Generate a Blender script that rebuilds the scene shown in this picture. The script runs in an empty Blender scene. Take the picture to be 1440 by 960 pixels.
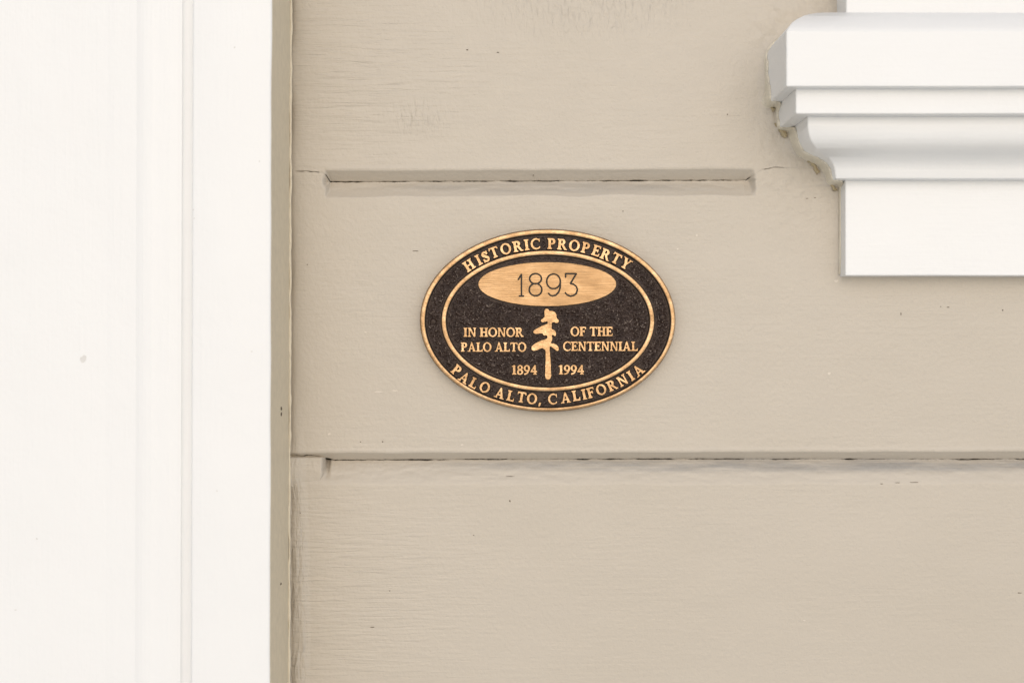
import bpy, math, random
import numpy as np
from mathutils import Vector

random.seed(4)
S = 0.0005            # metres per photograph pixel on the wall plane
Z0 = 1.55             # height of the picture centre above the ground
D = 1800.0            # camera distance in the same pixel units (0.9 m)
sc = bpy.context.scene
C = sc.collection

# ------------------------------------------------------------------ camera
cam_d = bpy.data.cameras.new('camera')
cam = bpy.data.objects.new('camera', cam_d)
C.objects.link(cam)
cam.location = (0, -D * S, Z0)
cam.rotation_euler = (math.radians(90), 0, 0)
cam_d.sensor_width = 36
cam_d.lens = 45
cam_d.clip_start = 0.01
cam_d.clip_end = 500
cam_d.dof.use_dof = True
cam_d.dof.focus_distance = D * S - 0.006
cam_d.dof.aperture_fstop = 4.5
sc.camera = cam

# ------------------------------------------------------------------ sky, sun, exposure
SUN_EL, SUN_AZ = math.radians(-5), math.radians(3)     # soft light thrown up from the bright ground in front, shadows fall upwards
w = bpy.data.worlds.new('World')
sc.world = w
w.use_nodes = True
nt = w.node_tree
bg = nt.nodes['Background']
sky = nt.nodes.new('ShaderNodeTexSky')
sky.sky_type = 'NISHITA'
sky.sun_disc = False
sky.sun_elevation = math.radians(25)
sky.air_density = 0.8
sky.dust_density = 2.0
sky.ozone_density = 0.5
sky.sun_rotation = math.radians(180) - SUN_AZ
nt.links.new(sky.outputs[0], bg.inputs[0])
bg.inputs[1].default_value = 0.06
sun_d = bpy.data.lights.new('sun', 'SUN')
sun_d.energy = 1.5
sun_d.angle = math.radians(158)
sun_d.color = (0.97, 0.985, 1.0)
sun = bpy.data.objects.new('sun', sun_d)
C.objects.link(sun)
src = Vector((math.sin(SUN_AZ) * math.cos(SUN_EL), -math.cos(SUN_AZ) * math.cos(SUN_EL), math.sin(SUN_EL)))
sun.rotation_euler = src.to_track_quat('Z', 'Y').to_euler()
sun.location = (-0.6, -2.5, Z0 + 0.6)
vs = sc.view_settings
vs.view_transform = 'Standard'
vs.look = 'None'
vs.gamma = 1
vs.use_curve_mapping = False
vs.exposure = 0.52

# ------------------------------------------------------------------ helpers
def W(x, y, d=0.0):
    """photo pixel on the wall plane + distance in front of the wall -> world metres"""
    return ((x - 720) * S, -d * S, Z0 + (480 - y) * S)

def link(name, me, mats, parent=None, smooth=False):
    o = bpy.data.objects.new(name, me)
    C.objects.link(o)
    for m in (mats if isinstance(mats, (list, tuple)) else [mats]):
        me.materials.append(m)
    if smooth:
        me.polygons.foreach_set('use_smooth', [True] * len(me.polygons))
    if parent:
        o.parent = parent
    return o

def mesh(name, vs_, fs, idx=None):
    me = bpy.data.meshes.new(name)
    me.from_pydata(vs_, [], fs)
    if idx is not None:
        me.polygons.foreach_set('material_index', idx)
    me.update()
    return me

def grid_mesh(name, P, keep=None, want=False):
    """P: (rows, cols, 3) world points, rows running downwards, cols to the right"""
    r, c = P.shape[:2]
    i = np.arange(r * c).reshape(r, c)
    q = np.stack([i[:-1, :-1], i[1:, :-1], i[1:, 1:], i[:-1, 1:]], -1).reshape(-1, 4)
    if keep is not None:
        q = q[keep.reshape(-1)]
    used = np.unique(q)
    remap = np.zeros(r * c, int)
    remap[used] = np.arange(len(used))
    me = mesh(name, P.reshape(-1, 3)[used].tolist(), remap[q].tolist())
    return (me, used) if want else me

def hsh(ix, iy, seed):
    n = (ix.astype(np.int64) * 374761393 + iy.astype(np.int64) * 668265263 + seed * 1442695041) & 0xFFFFFFFF
    n = ((n ^ (n >> 13)) * 1274126177) & 0xFFFFFFFF
    return ((n ^ (n >> 16)) & 0xFFFF) / 65535.0

def vnoise(x, y, seed=0):
    x = np.asarray(x, float); y = np.asarray(y, float)
    ix = np.floor(x); iy = np.floor(y)
    fx = x - ix; fy = y - iy
    fx = fx * fx * (3 - 2 * fx); fy = fy * fy * (3 - 2 * fy)
    a = hsh(ix, iy, seed); b = hsh(ix + 1, iy, seed); c = hsh(ix, iy + 1, seed); d = hsh(ix + 1, iy + 1, seed)
    return (a + (b - a) * fx) * (1 - fy) + (c + (d - c) * fx) * fy

def fbm(x, y, seed=0, o=3):
    s = 0; a = 0.5
    for k in range(o):
        s = s + a * vnoise(np.asarray(x) * 2 ** k, np.asarray(y) * 2 ** k, seed + k)
        a *= 0.5
    return s / (1 - 0.5 ** o)

def sstep(a, b, x):
    t = np.clip((x - a) / (b - a), 0, 1)
    return t * t * (3 - 2 * t)

# ------------------------------------------------------------------ materials
def new_mat(name):
    m = bpy.data.materials.new(name)
    m.use_nodes = True
    n = m.node_tree
    return m, n, n.nodes['Principled BSDF']

def coords(n, sx, sy, sz, rot=(0, 0, 0)):
    """position in photograph pixels times a scale"""
    tc = n.nodes.new('ShaderNodeNewGeometry')
    mp = n.nodes.new('ShaderNodeMapping')
    mp.inputs['Scale'].default_value = (sx / S, sy / S, sz / S)
    mp.inputs['Rotation'].default_value = rot
    n.links.new(tc.outputs['Position'], mp.inputs[0])
    return mp.outputs[0]

def noise(n, vec, detail=3, rough=0.5, dist=0.0):
    t = n.nodes.new('ShaderNodeTexNoise')
    t.inputs['Scale'].default_value = 1.0
    t.inputs['Detail'].default_value = detail
    t.inputs['Roughness'].default_value = rough
    t.inputs['Distortion'].default_value = dist
    n.links.new(vec, t.inputs['Vector'])
    return t.outputs[0]

def ramp(n, fac, stops):
    r = n.nodes.new('ShaderNodeValToRGB')
    e = r.color_ramp.elements
    while len(e) < len(stops):
        e.new(0.5)
    for k, (p, c) in enumerate(stops):
        e[k].position = p
        e[k].color = c if len(c) == 4 else (*c, 1)
    n.links.new(fac, r.inputs[0])
    return r.outputs[0]

def math_n(n, op, a, b=None):
    m = n.nodes.new('ShaderNodeMath')
    m.operation = op
    for k, v in enumerate((a, b)):
        if v is None:
            continue
        if isinstance(v, (int, float)):
            m.inputs[k].default_value = v
        else:
            n.links.new(v, m.inputs[k])
    return m.outputs[0]

def mixc(n, fac, a, b):
    m = n.nodes.new('ShaderNodeMix')
    m.data_type = 'RGBA'
    for s_, v in ((m.inputs[0], fac), (m.inputs[6], a), (m.inputs[7], b)):
        if isinstance(v, (int, float)):
            s_.default_value = v
        elif isinstance(v, tuple):
            s_.default_value = (*v, 1)
        else:
            n.links.new(v, s_)
    return m.outputs[2]

def bump(n, h, dist, strength=1.0, prev=None):
    b = n.nodes.new('ShaderNodeBump')
    b.inputs['Strength'].default_value = strength
    b.inputs['Distance'].default_value = dist * S
    n.links.new(h, b.inputs['Height'])
    if prev is not None:
        n.links.new(prev, b.inputs['Normal'])
    return b.outputs[0]

def spots(n, spacing, size, keep, seed):
    """sparse little chips: 1 inside a chip"""
    v = n.nodes.new('ShaderNodeTexVoronoi')
    v.inputs['Scale'].default_value = 1.0
    vec = coords(n, 1 / spacing, 0.0001, 1 / spacing, (0, 0, 0))
    add = n.nodes.new('ShaderNodeVectorMath')
    add.operation = 'ADD'
    add.inputs[1].default_value = (seed * 3.7, 0, seed * 1.9)
    n.links.new(vec, add.inputs[0])
    n.links.new(add.outputs[0], v.inputs['Vector'])
    near = math_n(n, 'LESS_THAN', v.outputs['Distance'], size / spacing)
    sep = n.nodes.new('ShaderNodeSeparateColor')
    n.links.new(v.outputs['Color'], sep.inputs[0])
    pick = math_n(n, 'LESS_THAN', sep.outputs[0], keep)
    return math_n(n, 'MULTIPLY', near, pick)

def blob_mask(n, x, y, rx, ry, soft=0.6):
    """1 inside an ellipse given in photograph pixels on the wall, breaking up softly at its edge"""
    tc = n.nodes.new('ShaderNodeTexCoord')
    mp = n.nodes.new('ShaderNodeMapping')
    mp.vector_type = 'POINT'
    mp.inputs['Location'].default_value = (-(x - 720) / rx, 0, -(Z0 / S + 480 - y) / ry)
    mp.inputs['Scale'].default_value = (1 / (S * rx), 0, 1 / (S * ry))
    n.links.new(tc.outputs['Object'], mp.inputs[0])
    ln = n.nodes.new('ShaderNodeVectorMath')
    ln.operation = 'LENGTH'
    n.links.new(mp.outputs[0], ln.inputs[0])
    mr = n.nodes.new('ShaderNodeMapRange')
    mr.interpolation_type = 'SMOOTHSTEP'
    mr.inputs[1].default_value = 1.0
    mr.inputs[2].default_value = 1.0 - soft
    mr.inputs[3].default_value = 0.0
    mr.inputs[4].default_value = 1.0
    n.links.new(ln.outputs['Value'], mr.inputs[0])
    return mr.outputs[0]

WALL = (0.518, 0.465, 0.387)

def wall_paint():
    m, n, b = new_mat('beige_house_paint')
    # brushed streaks along the board
    st = noise(n, coords(n, 0.016, 0.01, 0.20), 2, 0.45, 0.5)
    peel = noise(n, coords(n, 0.16, 0.16, 0.16), 3, 0.55)
    big = noise(n, coords(n, 0.006, 0.006, 0.012), 3, 0.5)
    msk = ramp(n, noise(n, coords(n, 0.004, 0.004, 0.009), 2), [(0.36, (0.15,) * 3), (0.66, (1,) * 3)])
    left = math_n(n, 'MAXIMUM', blob_mask(n, 430, 850, 330, 260, 0.9), blob_mask(n, 470, 100, 260, 190, 0.9))
    amp = math_n(n, 'ADD', math_n(n, 'MULTIPLY', msk, 0.22), math_n(n, 'MULTIPLY', left, 0.65))
    nrm = bump(n, math_n(n, 'MULTIPLY', st, amp), 3.0)
    nrm = bump(n, peel, 0.85, 1.0, nrm)
    # wrinkled old paint near the top of the wall and rough filler round the sill return
    gat = noise(n, coords(n, 0.17, 0.1, 0.055), 2, 0.4, 0.8)
    gm = math_n(n, 'MAXIMUM', blob_mask(n, 830, -10, 250, 95, 0.8), blob_mask(n, 590, 165, 75, 40, 0.9))
    nrm = bump(n, math_n(n, 'MULTIPLY', gat, gm), 2.6, 1.0, nrm)
    lump = noise(n, coords(n, 0.05, 0.05, 0.045), 2, 0.45, 0.2)
    lm = math_n(n, 'MAXIMUM', blob_mask(n, 1120, 215, 95, 150, 0.8), blob_mask(n, 1110, 30, 90, 70, 0.7))
    nrm = bump(n, math_n(n, 'MULTIPLY', lump, lm), 5.0, 1.0, nrm)
    nrm = bump(n, big, 2.5, 1.0, nrm)
    # runs of paint in the corner next to the tall casing
    run = noise(n, coords(n, 0.11, 0.05, 0.022), 3, 0.6, 0.5)
    rm = blob_mask(n, 412, 860, 26, 330, 0.6)
    nrm = bump(n, math_n(n, 'MULTIPLY', run, rm), 6.0, 1.0, nrm)
    chips = math_n(n, 'MAXIMUM', spots(n, 88, 1.25, 0.12, 1), spots(n, 61, 0.9, 0.07, 5))
    pale = spots(n, 97, 1.7, 0.12, 9)
    nrm = bump(n, math_n(n, 'SUBTRACT', pale, chips), 0.9, 1.0, nrm)
    tone = noise(n, coords(n, 0.0035, 0.003, 0.005), 3, 0.55)
    col = mixc(n, tone, tuple(c * 0.955 for c in WALL), (WALL[0] * 1.03, WALL[1] * 1.035, WALL[2] * 1.06))
    scuff = ramp(n, noise(n, coords(n, 0.02, 0.02, 0.09), 4, 0.65), [(0.60, (0,) * 3), (0.80, (0.35,) * 3)])
    col = mixc(n, scuff, col, tuple(c * 0.86 for c in WALL))
    dust = math_n(n, 'MAXIMUM', blob_mask(n, 1130, 655, 740, 13, 0.7), math_n(n, 'MULTIPLY', blob_mask(n, 780, 262, 330, 12, 0.6), 0.5))
    dn_ = ramp(n, noise(n, coords(n, 0.012, 0.02, 0.16), 3, 0.6), [(0.30, (0.25,) * 3), (0.60, (0.95,) * 3)])
    col = mixc(n, math_n(n, 'MULTIPLY', dust, dn_), col, (0.30, 0.285, 0.265))
    col = mixc(n, math_n(n, 'MULTIPLY', chips, 0.75), col, (0.13, 0.10, 0.075))
    n.links.new(col, b.inputs['Base Color'])
    rg = ramp(n, noise(n, coords(n, 0.02, 0.02, 0.06), 3), [(0.3, (0.30,) * 3), (0.75, (0.44,) * 3)])
    n.links.new(rg, b.inputs['Roughness'])
    b.inputs['Specular IOR Level'].default_value = 0.4
    n.links.new(nrm, b.inputs['Normal'])
    return m

def white_paint(name, axis, col=(0.81, 0.812, 0.805)):
    m, n, b = new_mat(name)
    sx, sz = ((0.012, 0.2) if axis == 'x' else (0.2, 0.012))
    st = noise(n, coords(n, sx, 0.1, sz), 3, 0.55, 0.2)
    nrm = bump(n, st, 0.35)
    nrm = bump(n, noise(n, coords(n, 0.13, 0.13, 0.13), 2), 0.35, 1.0, nrm)
    nrm = bump(n, noise(n, coords(n, 0.012, 0.012, 0.012), 2), 2.5, 1.0, nrm)
    tone = noise(n, coords(n, 0.006, 0.006, 0.006), 3)
    c = mixc(n, tone, tuple(v * 0.97 for v in col), col)
    ch = spots(n, 130, 1.2, 0.12, 3)
    c = mixc(n, math_n(n, 'MULTIPLY', ch, 0.5), c, (0.35, 0.31, 0.25))
    n.links.new(c, b.inputs['Base Color'])
    b.inputs['Roughness'].default_value = 0.38
    b.inputs['Specular IOR Level'].default_value = 0.35
    n.links.new(nrm, b.inputs['Normal'])
    return m

def plain(name, col, rough, bumpd=0.0):
    m, n, b = new_mat(name)
    nz = noise(n, coords(n, 0.08, 0.08, 0.08), 3)
    n.links.new(mixc(n, nz, tuple(v * 0.85 for v in col), tuple(min(1, v * 1.1) for v in col)), b.inputs['Base Color'])
    b.inputs['Roughness'].default_value = rough
    if bumpd:
        n.links.new(bump(n, noise(n, coords(n, 0.25, 0.25, 0.25), 3), bumpd), b.inputs['Normal'])
    return m

def brass(name, brushed):
    m, n, b = new_mat(name)
    b.inputs['Metallic'].default_value = 1.0
    t = noise(n, coords(n, 0.02, 0.05, 0.045) if brushed else coords(n, 0.05, 0.05, 0.07), 4, 0.6)
    col = ramp(n, t, [(0.26, (0.36, 0.222, 0.112)), (0.48, (0.51, 0.332, 0.180)), (0.74, (0.66, 0.47, 0.295))])
    if brushed:
        col = mixc(n, 0.50, col, (0.27, 0.170, 0.088))
    spk = ramp(n, noise(n, coords(n, 0.35, 0.35, 0.35), 2), [(0.62, (0,) * 3), (0.80, (0.55,) * 3)])
    col = mixc(n, spk, col, (0.40, 0.235, 0.115))
    n.links.new(col, b.inputs['Base Color'])
    h = noise(n, coords(n, 0.03 if brushed else 0.3, 0.2, 0.7 if brushed else 0.3), 3, 0.6)
    n.links.new(bump(n, h, 0.35 if brushed else 0.5), b.inputs['Normal'])
    n.links.new(ramp(n, t, [(0.3, (0.42,) * 3), (0.7, (0.30,) * 3)]), b.inputs['Roughness'])
    return m

def dark_patina():
    m, n, b = new_mat('dark_bronze_patina')
    t = noise(n, coords(n, 0.07, 0.07, 0.07), 4, 0.6)
    col = ramp(n, t, [(0.30, (0.018, 0.008, 0.005)), (0.55, (0.032, 0.017, 0.011)), (0.78, (0.046, 0.029, 0.026))])
    at = n.nodes.new('ShaderNodeAttribute')
    at.attribute_name = 'wear'
    col = mixc(n, at.outputs['Fac'], col, (0.33, 0.265, 0.22))
    n.links.new(col, b.inputs['Base Color'])
    b.inputs['Metallic'].default_value = 0.2
    b.inputs['Specular IOR Level'].default_value = 0.36
    b.inputs['Roughness'].default_value = 0.36
    n.links.new(bump(n, noise(n, coords(n, 0.5, 0.5, 0.5), 3), 0.45), b.inputs['Normal'])
    return m

M_WALL = wall_paint()
M_WHITE_V = white_paint('white_trim_paint_upright', 'z')
M_WHITE_H = white_paint('white_trim_paint_level', 'x')
M_SIDE = plain('beige_edge_paint', (0.73, 0.65, 0.50), 0.45, 0.5)
M_CAULK = plain('cream_caulk', (0.70, 0.64, 0.52), 0.5, 1.2)
M_OCHRE = plain('aged_caulk', (0.44, 0.36, 0.22), 0.55, 2.5)
M_GAP = plain('dark_sheathing', (0.035, 0.028, 0.022), 0.9)
M_BRASS = brass('polished_bronze', False)
M_BRUSH = brass('brushed_bronze', True)
M_DARK = dark_patina()
M_DEEP = plain('blackened_bronze_flank', (0.016, 0.010, 0.007), 0.55)
M_EDGE = plain('tarnished_bronze_edge', (0.20, 0.135, 0.075), 0.5, 0.5)
M_EDGE.node_tree.nodes['Principled BSDF'].inputs['Metallic'].default_value = 0.7

# ------------------------------------------------------------------ siding wall
wall = bpy.data.objects.new('siding_wall', None)
C.objects.link(wall)
wall.location = (0, 0, 0)
wall['label'] = 'beige painted horizontal wood siding wall behind the bronze plaque'
wall['category'] = 'wall'

XL, XR = 300.0, 2300.0
GROOVES = [dict(top=-160, crack=-148, low=-120, x0=300, x1=2400, s=11),
           dict(top=240, crack=252.5, low=276, x0=457, x1=1062, s=12),
           dict(top=636.5, crack=647.5, low=681, x0=250, x1=2400, s=13),
           dict(top=1036, crack=1048, low=1078, x0=300, x1=2400, s=14)]
for g in GROOVES:
    g['deep'] = 17.0

def smooth_path(xs, pts):
    return np.interp(xs, [p[0] for p in pts], [p[1] for p in pts])

def crack_y(g, xs):
    j = (fbm(xs * 0.12, xs * 0 + g['s'], g['s'], 3) - 0.5) * 3.0
    if g['s'] == 12:
        base = smooth_path(xs, [(300, 240.5), (430, 240.5), (436, 241.6), (452, 242), (458, 246), (462, 253.8), (700, 252.8), (1052, 251.5), (1064, 243), (1072, 238.5), (1090, 235.5), (1104, 236.5), (2300, 236)])
    elif g['s'] == 13:
        base = smooth_path(xs, [(300, 640), (413, 640), (424, 642.5), (432, 640), (447, 642), (456, 646), (468, 648), (900, 646.5), (2300, 647.5)])
    else:
        base = np.full_like(xs, g['crack'])
    return base + j * np.where((xs > 470) & (xs < 1045), 0.35, 0.55)

def crack_gap(g, xs):
    n1 = fbm(xs * 0.05, xs * 0 + 3.3, g['s'] + 20, 2)
    n2 = vnoise(xs * 0.35, xs * 0 + 1.7, g['s'] + 31)
    gap = (n1 - 0.24) * 4.2 + (n2 - 0.5) * 1.5
    if g['s'] == 12:
        side = np.where((xs > 416) & (xs < 449), 1.2, 0) + np.where((xs > 1074) & (xs < 1103), 0.9, 0)
        gap = np.where((xs > 457) & (xs < 1058), gap + sstep(1000, 780, xs) * 0.35, side * (0.45 + n2))
        gap = gap + 1.4 * np.exp(-((xs - 459.5) / 2.5) ** 2)
    if g['s'] == 13:
        gap = np.where(xs < 456, np.where(xs > 413, 1.6, 0) * (0.6 + 0.6 * n2), gap - 0.25)
        gap = gap + 3.4 * np.exp(-((xs - 459) / 4.5) ** 2)
    return np.clip(gap, 0, 2.2) + np.clip(gap - 2.2, 0, 3) * 0.8

XS = 1181.0     # end of the sill apron on the wall
edge = [(36, 62), (52, 98), (64, 118), (80, 133), (110, 134), (136, 134), (148, 128), (160, 119), (176, 117), (186, 100), (200, 96), (214, 88), (226, 70), (236, 56), (250, 49), (258, 40), (264, 31), (300, 30.5), (340, 30), (388, 30)]

def wall_depth(x, y):
    d = (fbm(x * 0.006, y * 0.009, 3, 2) - 0.5) * 2.2
    for g in GROOVES:
        t = -0.0035 * (x - 457) if g['s'] == 12 else -0.002 * (x - 457)
        t = np.clip(t, -3, 3)
        top = g['top'] + t + (fbm(x * 0.02, y * 0, g['s'] + 2, 2) - 0.5) * 1.4
        low = g['low'] + t * 0.5 + (fbm(x * 0.016, y * 0, g['s'] + 5, 2) - 0.5) * 4
        yc = crack_y(g, x[0]) [None, :] + 0 * y
        yc = np.where((x > 462) & (x < 1050), yc, g['crack'])
        up = np.clip((y - top) / np.maximum(yc - top, 1), 0, 1)
        dn = np.clip((low - y) / np.maximum(low - yc, 1), 0, 1)
        lump = (fbm(x * 0.045, y * 0.16, g['s'] + 9, 3) - 0.5) * 2.6
        prof = np.where(y <= yc, up, 1 - (1 - dn) ** 1.35 if g['s'] == 12 else dn ** 1.15)
        lo = np.where(y > yc, np.sin(np.pi * dn) * lump, 0)
        # ends of the routed groove
        slant = 4.0 * prof
        jag = (vnoise(y * 0.3, x * 0, 8) - 0.5) * 3
        m = sstep(g['x0'] - 1.5, g['x0'] + 2.5, x - slant) * sstep(g['x1'] + 1, g['x1'] - 6, x + jag)
        d = d - m * (g['deep'] * prof - lo)
        # slightly raised arris of thick paint above the groove
        d = d + m * 0.7 * np.exp(-((y - top + 3) / 2.5) ** 2)
    # deeper pockets where the grooves start
    d = d - 12 * np.exp(-((x - 458.5) / 3.2) ** 2) * (np.exp(-((y - 255) / 6.0) ** 2) + sstep(644, 648, y) * sstep(676, 650, y))
    # smeared filler between the groove end and the sill
    d = d + 2.2 * np.exp(-((x - 1115) / 55) ** 2 - ((y - 230) / 60) ** 2) * (fbm(x * 0.03, y * 0.03, 44, 3) - 0.1)
    # siding paint and filler worked up against the sill return
    e = XS - (np.interp(y, [q[0] for q in edge], [q[1] for q in edge]) - 30) - x
    on = sstep(26, 44, y) * sstep(392, 384, y)
    rag = fbm(x * 0.035, y * 0.05, 47, 3)
    d = d + on * np.where(e > -4, 8.0 * rag ** 1.3 * np.exp(-np.maximum(e, 0) / (3.0 + 22 * rag ** 2)), 0) * np.where(y > 262, 0.45, 1.0)
    # uneven shrunken corner of paint by the casing
    d = d + np.exp(-np.maximum(x - 409, 0) / 7.0) * (7.0 * fbm(x * 0.02, y * 0.025, 51, 2) - 9.0)
    return d

xs = np.concatenate([np.arange(XL, 404, 12), np.arange(404, 480, 1.0), np.arange(480, 1040, 2.0),
                     np.arange(1040, 1110, 1.0), np.arange(1110, 1460, 2.0), np.arange(1460, XR + 1, 20)])
bounds = [(-560.0, None)] + [(None, g) for g in GROOVES] + [(1500.0, None)]
for k in range(len(bounds) - 1):
    (ya, ga), (yb, gb) = bounds[k], bounds[k + 1]
    ytop = np.full_like(xs, ya) if ga is None else crack_y(ga, xs) + crack_gap(ga, xs) / 2
    ybot = np.full_like(xs, yb) if gb is None else crack_y(gb, xs) - crack_gap(gb, xs) / 2
    head = np.concatenate([np.arange(0, 6, 0.6), np.arange(6, 48, 1.2)])
    tail = -np.concatenate([np.arange(0, 24, 0.8)])[::-1]
    mid = np.linspace(0, 1, 26)[1:-1]
    rows = []
    for h in head:
        rows.append(ytop + h)
    a, b_ = ytop + head[-1], ybot + tail[0]
    for t in mid:
        rows.append(a + (b_ - a) * t)
    for h in tail:
        rows.append(ybot + h)
    Y = np.array(rows)
    X = np.tile(xs, (len(rows), 1))
    dep = wall_depth(X, Y)
    # turned-in edges
    Y = np.vstack([Y[:1], Y, Y[-1:]])
    X = np.vstack([X[:1], X, X[-1:]])
    dep = np.vstack([np.full((1, len(xs)), -26.0), dep, np.full((1, len(xs)), -26.0)])
    P = np.stack([(X - 720) * S, -dep * S, Z0 + (480 - Y) * S], -1)
    link('siding_board', grid_mesh('siding_board', P), M_WALL, wall, True)

def box_mesh(name, x0, x1, y0, y1, d0, d1):
    v = [W(x, y, d) for d in (d0, d1) for x, y in ((x0, y1), (x1, y1), (x1, y0), (x0, y0))]
    f = [(3, 2, 1, 0), (4, 5, 6, 7), (0, 1, 5, 4), (1, 2, 6, 5), (2, 3, 7, 6), (3, 0, 4, 7)]
    return mesh(name, v, f)

link('sheathing', box_mesh('sheathing', XL, XR, -560, 1500, -60, -27), M_GAP, wall)

# small filled block closing the end of the long groove
def filler_block():
    n_x, n_y = 60, 48
    X, Y = np.meshgrid(np.linspace(398, 456, n_x), np.linspace(642, 684, n_y))
    ex = sstep(456, 451.5, X + 2.5 * sstep(664, 682, Y) + (vnoise(Y * 0.15, X * 0, 3) - 0.5) * 2)
    d = -13 + 12.6 * np.sqrt(np.clip(ex, 0, 1)) + (fbm(X * 0.06, Y * 0.06, 77, 3) - 0.5) * 1.6
    d = d - 1.6 * sstep(668, 684, Y)
    d = np.where(Y < 643, -13, d)
    P = np.stack([(X - 720) * S, -d * S, Z0 + (480 - Y) * S], -1)
    link('filler_block', grid_mesh('filler_block', P), M_WALL, wall, True)
filler_block()

# ------------------------------------------------------------------ tall casing
casing = bpy.data.objects.new('door_casing', None)
C.objects.link(casing)
casing.location = W(200, 1500, 0)
casing['label'] = 'tall white moulded vertical casing with a beige side edge against the siding'
casing['category'] = 'casing'

def rel(o, parent):
    """keep world coordinates when parenting to a placed empty"""
    o.parent = parent
    o.matrix_parent_inverse = parent.matrix_world.inverted() if False else __import__('mathutils').Matrix.Translation(-parent.location)
    return o

def extrude_z(name, prof, ya, yb, step, mats, wob=None, mi=None, smooth=True):
    """profile [(x, d)] swept vertically; x runs left to right"""
    ys = np.arange(ya, yb + 0.1, step)
    v = []
    for y in ys:
        for k, (x, d) in enumerate(prof):
            dx = wob(y, k) if wob else 0
            v.append(W(x + dx, y, d))
    n = len(prof)
    f, idx = [], []
    for r in range(len(ys) - 1):
        for k in range(n - 1):
            f.append((r * n + k, (r + 1) * n + k, (r + 1) * n + k + 1, r * n + k + 1))
            idx.append(mi[k] if mi else 0)
    return mesh(name, v, f, idx)

def wb(y, k=0):
    return -0.0028 * (y - 480)

inner = [(-700, 0), (-700, 124), (40, 124), (150, 124), (160, 124.5), (191, 125), (196, 126.4), (201, 127.3), (206, 127.6), (213, 127.6), (217, 127.2), (222, 126.9), (238, 126.6), (250, 125.4)]
cove = [(269 - 14 * math.cos(t), 125.6 - 4.5 * math.sin(t)) for t in np.linspace(0.1, 1.4, 8)]
board = inner + cove + [(276, 121), (276, 60)]
def to_wall_x(x, d):
    return 720 + (x - 720) * (1 - d / D)
prof = [(to_wall_x(x, d) if x > -600 else x, d) for x, d in board]
o = link('casing_board', extrude_z('casing_board', prof, -560, 1500, 103, None, lambda y, k: wb(y)), M_WHITE_V, None, False)
rel(o, casing)
# smooth only the cove
for p in o.data.polygons:
    k = p.index % (len(prof) - 1)
    p.use_smooth = 14 <= k <= len(prof) - 4
bx0 = to_wall_x(269, 138)
band = [(bx0, 50), (bx0, 134.5)] + [(bx0 + 3.5 - 3.5 * math.cos(t), 134.5 + 3.5 * math.sin(t)) for t in (0.4, 0.8, 1.2, 1.57)] + \
       [(403.5, 138), (405.4, 137.4), (406.6, 136.2), (407, 134.5), (407, -14)]
def wb2(y, k):
    e = wb(y)
    if k >= len(band) - 5:
        e += 1.4 * (float(fbm(y * 0.012, 3.1, 5, 2)) - 0.5)
    return e
nb = len(band) - 1
mi = [0] * (nb - 2) + [1, 1]
o = link('backband', extrude_z('backband', band, -560, 1500, 4, None, wb2, mi), [M_WHITE_V, M_SIDE], None, False)
rel(o, casing)
for p in o.data.polygons:
    p.use_smooth = (p.index % nb) not in (0, nb - 1)

def bead(name, path, rad, mat, parent, seed=0, amp=0.5, ring=7, lump=0.12):
    """uneven bead of caulk or thick paint: path of (x, y, d)"""
    path = np.array(path, float)
    v, f = [], []
    for i, p in enumerate(path):
        t = path[min(i + 1, len(path) - 1)] - path[max(i - 1, 0)]
        t = t / (np.linalg.norm(t) + 1e-9)
        nrm = np.array([-t[1], t[0], 0])
        nrm = nrm / (np.linalg.norm(nrm) + 1e-9)
        b2 = np.cross(t, nrm)
        r = rad * (1 + amp * (2 * float(fbm(i * lump, 0.5, seed, 3)) - 1) * 1.6)
        for k in range(ring):
            a = 2 * math.pi * k / ring
            q = p + nrm * math.cos(a) * r + b2 * math.sin(a) * r
            v.append(W(*q))
        if i:
            for k in range(ring):
                f.append(((i - 1) * ring + k, (i - 1) * ring + (k + 1) % ring, i * ring + (k + 1) % ring, i * ring + k))
    f.append(tuple(range(ring)))
    f.append(tuple(range((len(path) - 1) * ring, len(path) * ring))[::-1])
    o_ = link(name, mesh(name, v, f), mat, None, True)
    if parent:
        rel(o_, parent)
    return o_

pth = [(408.0 + wb(y) + 2.2 * (float(fbm(y * 0.05, 1.3, 61, 3)) - 0.5), y, 1.0) for y in np.arange(-560, 1500, 3.0)]
bead('caulk_bead', pth, 1.7, M_SIDE, casing, 62, 0.6)

# ------------------------------------------------------------------ window sill with mitred return
sill = bpy.data.objects.new('window_sill', None)
C.objects.link(sill)
sill.location = W(1500, 389, 0)
sill['label'] = 'white moulded window sill with stepped return and flat apron mounted on the siding'
sill['category'] = 'window sill'
XE = 2300.0

def arc(p0, p1, c, n=6):
    return [((1 - t) ** 2 * p0[0] + 2 * t * (1 - t) * c[0] + t * t * p1[0],
             (1 - t) ** 2 * p0[1] + 2 * t * (1 - t) * c[1] + t * t * p1[1]) for t in np.linspace(0, 1, n)]

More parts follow.
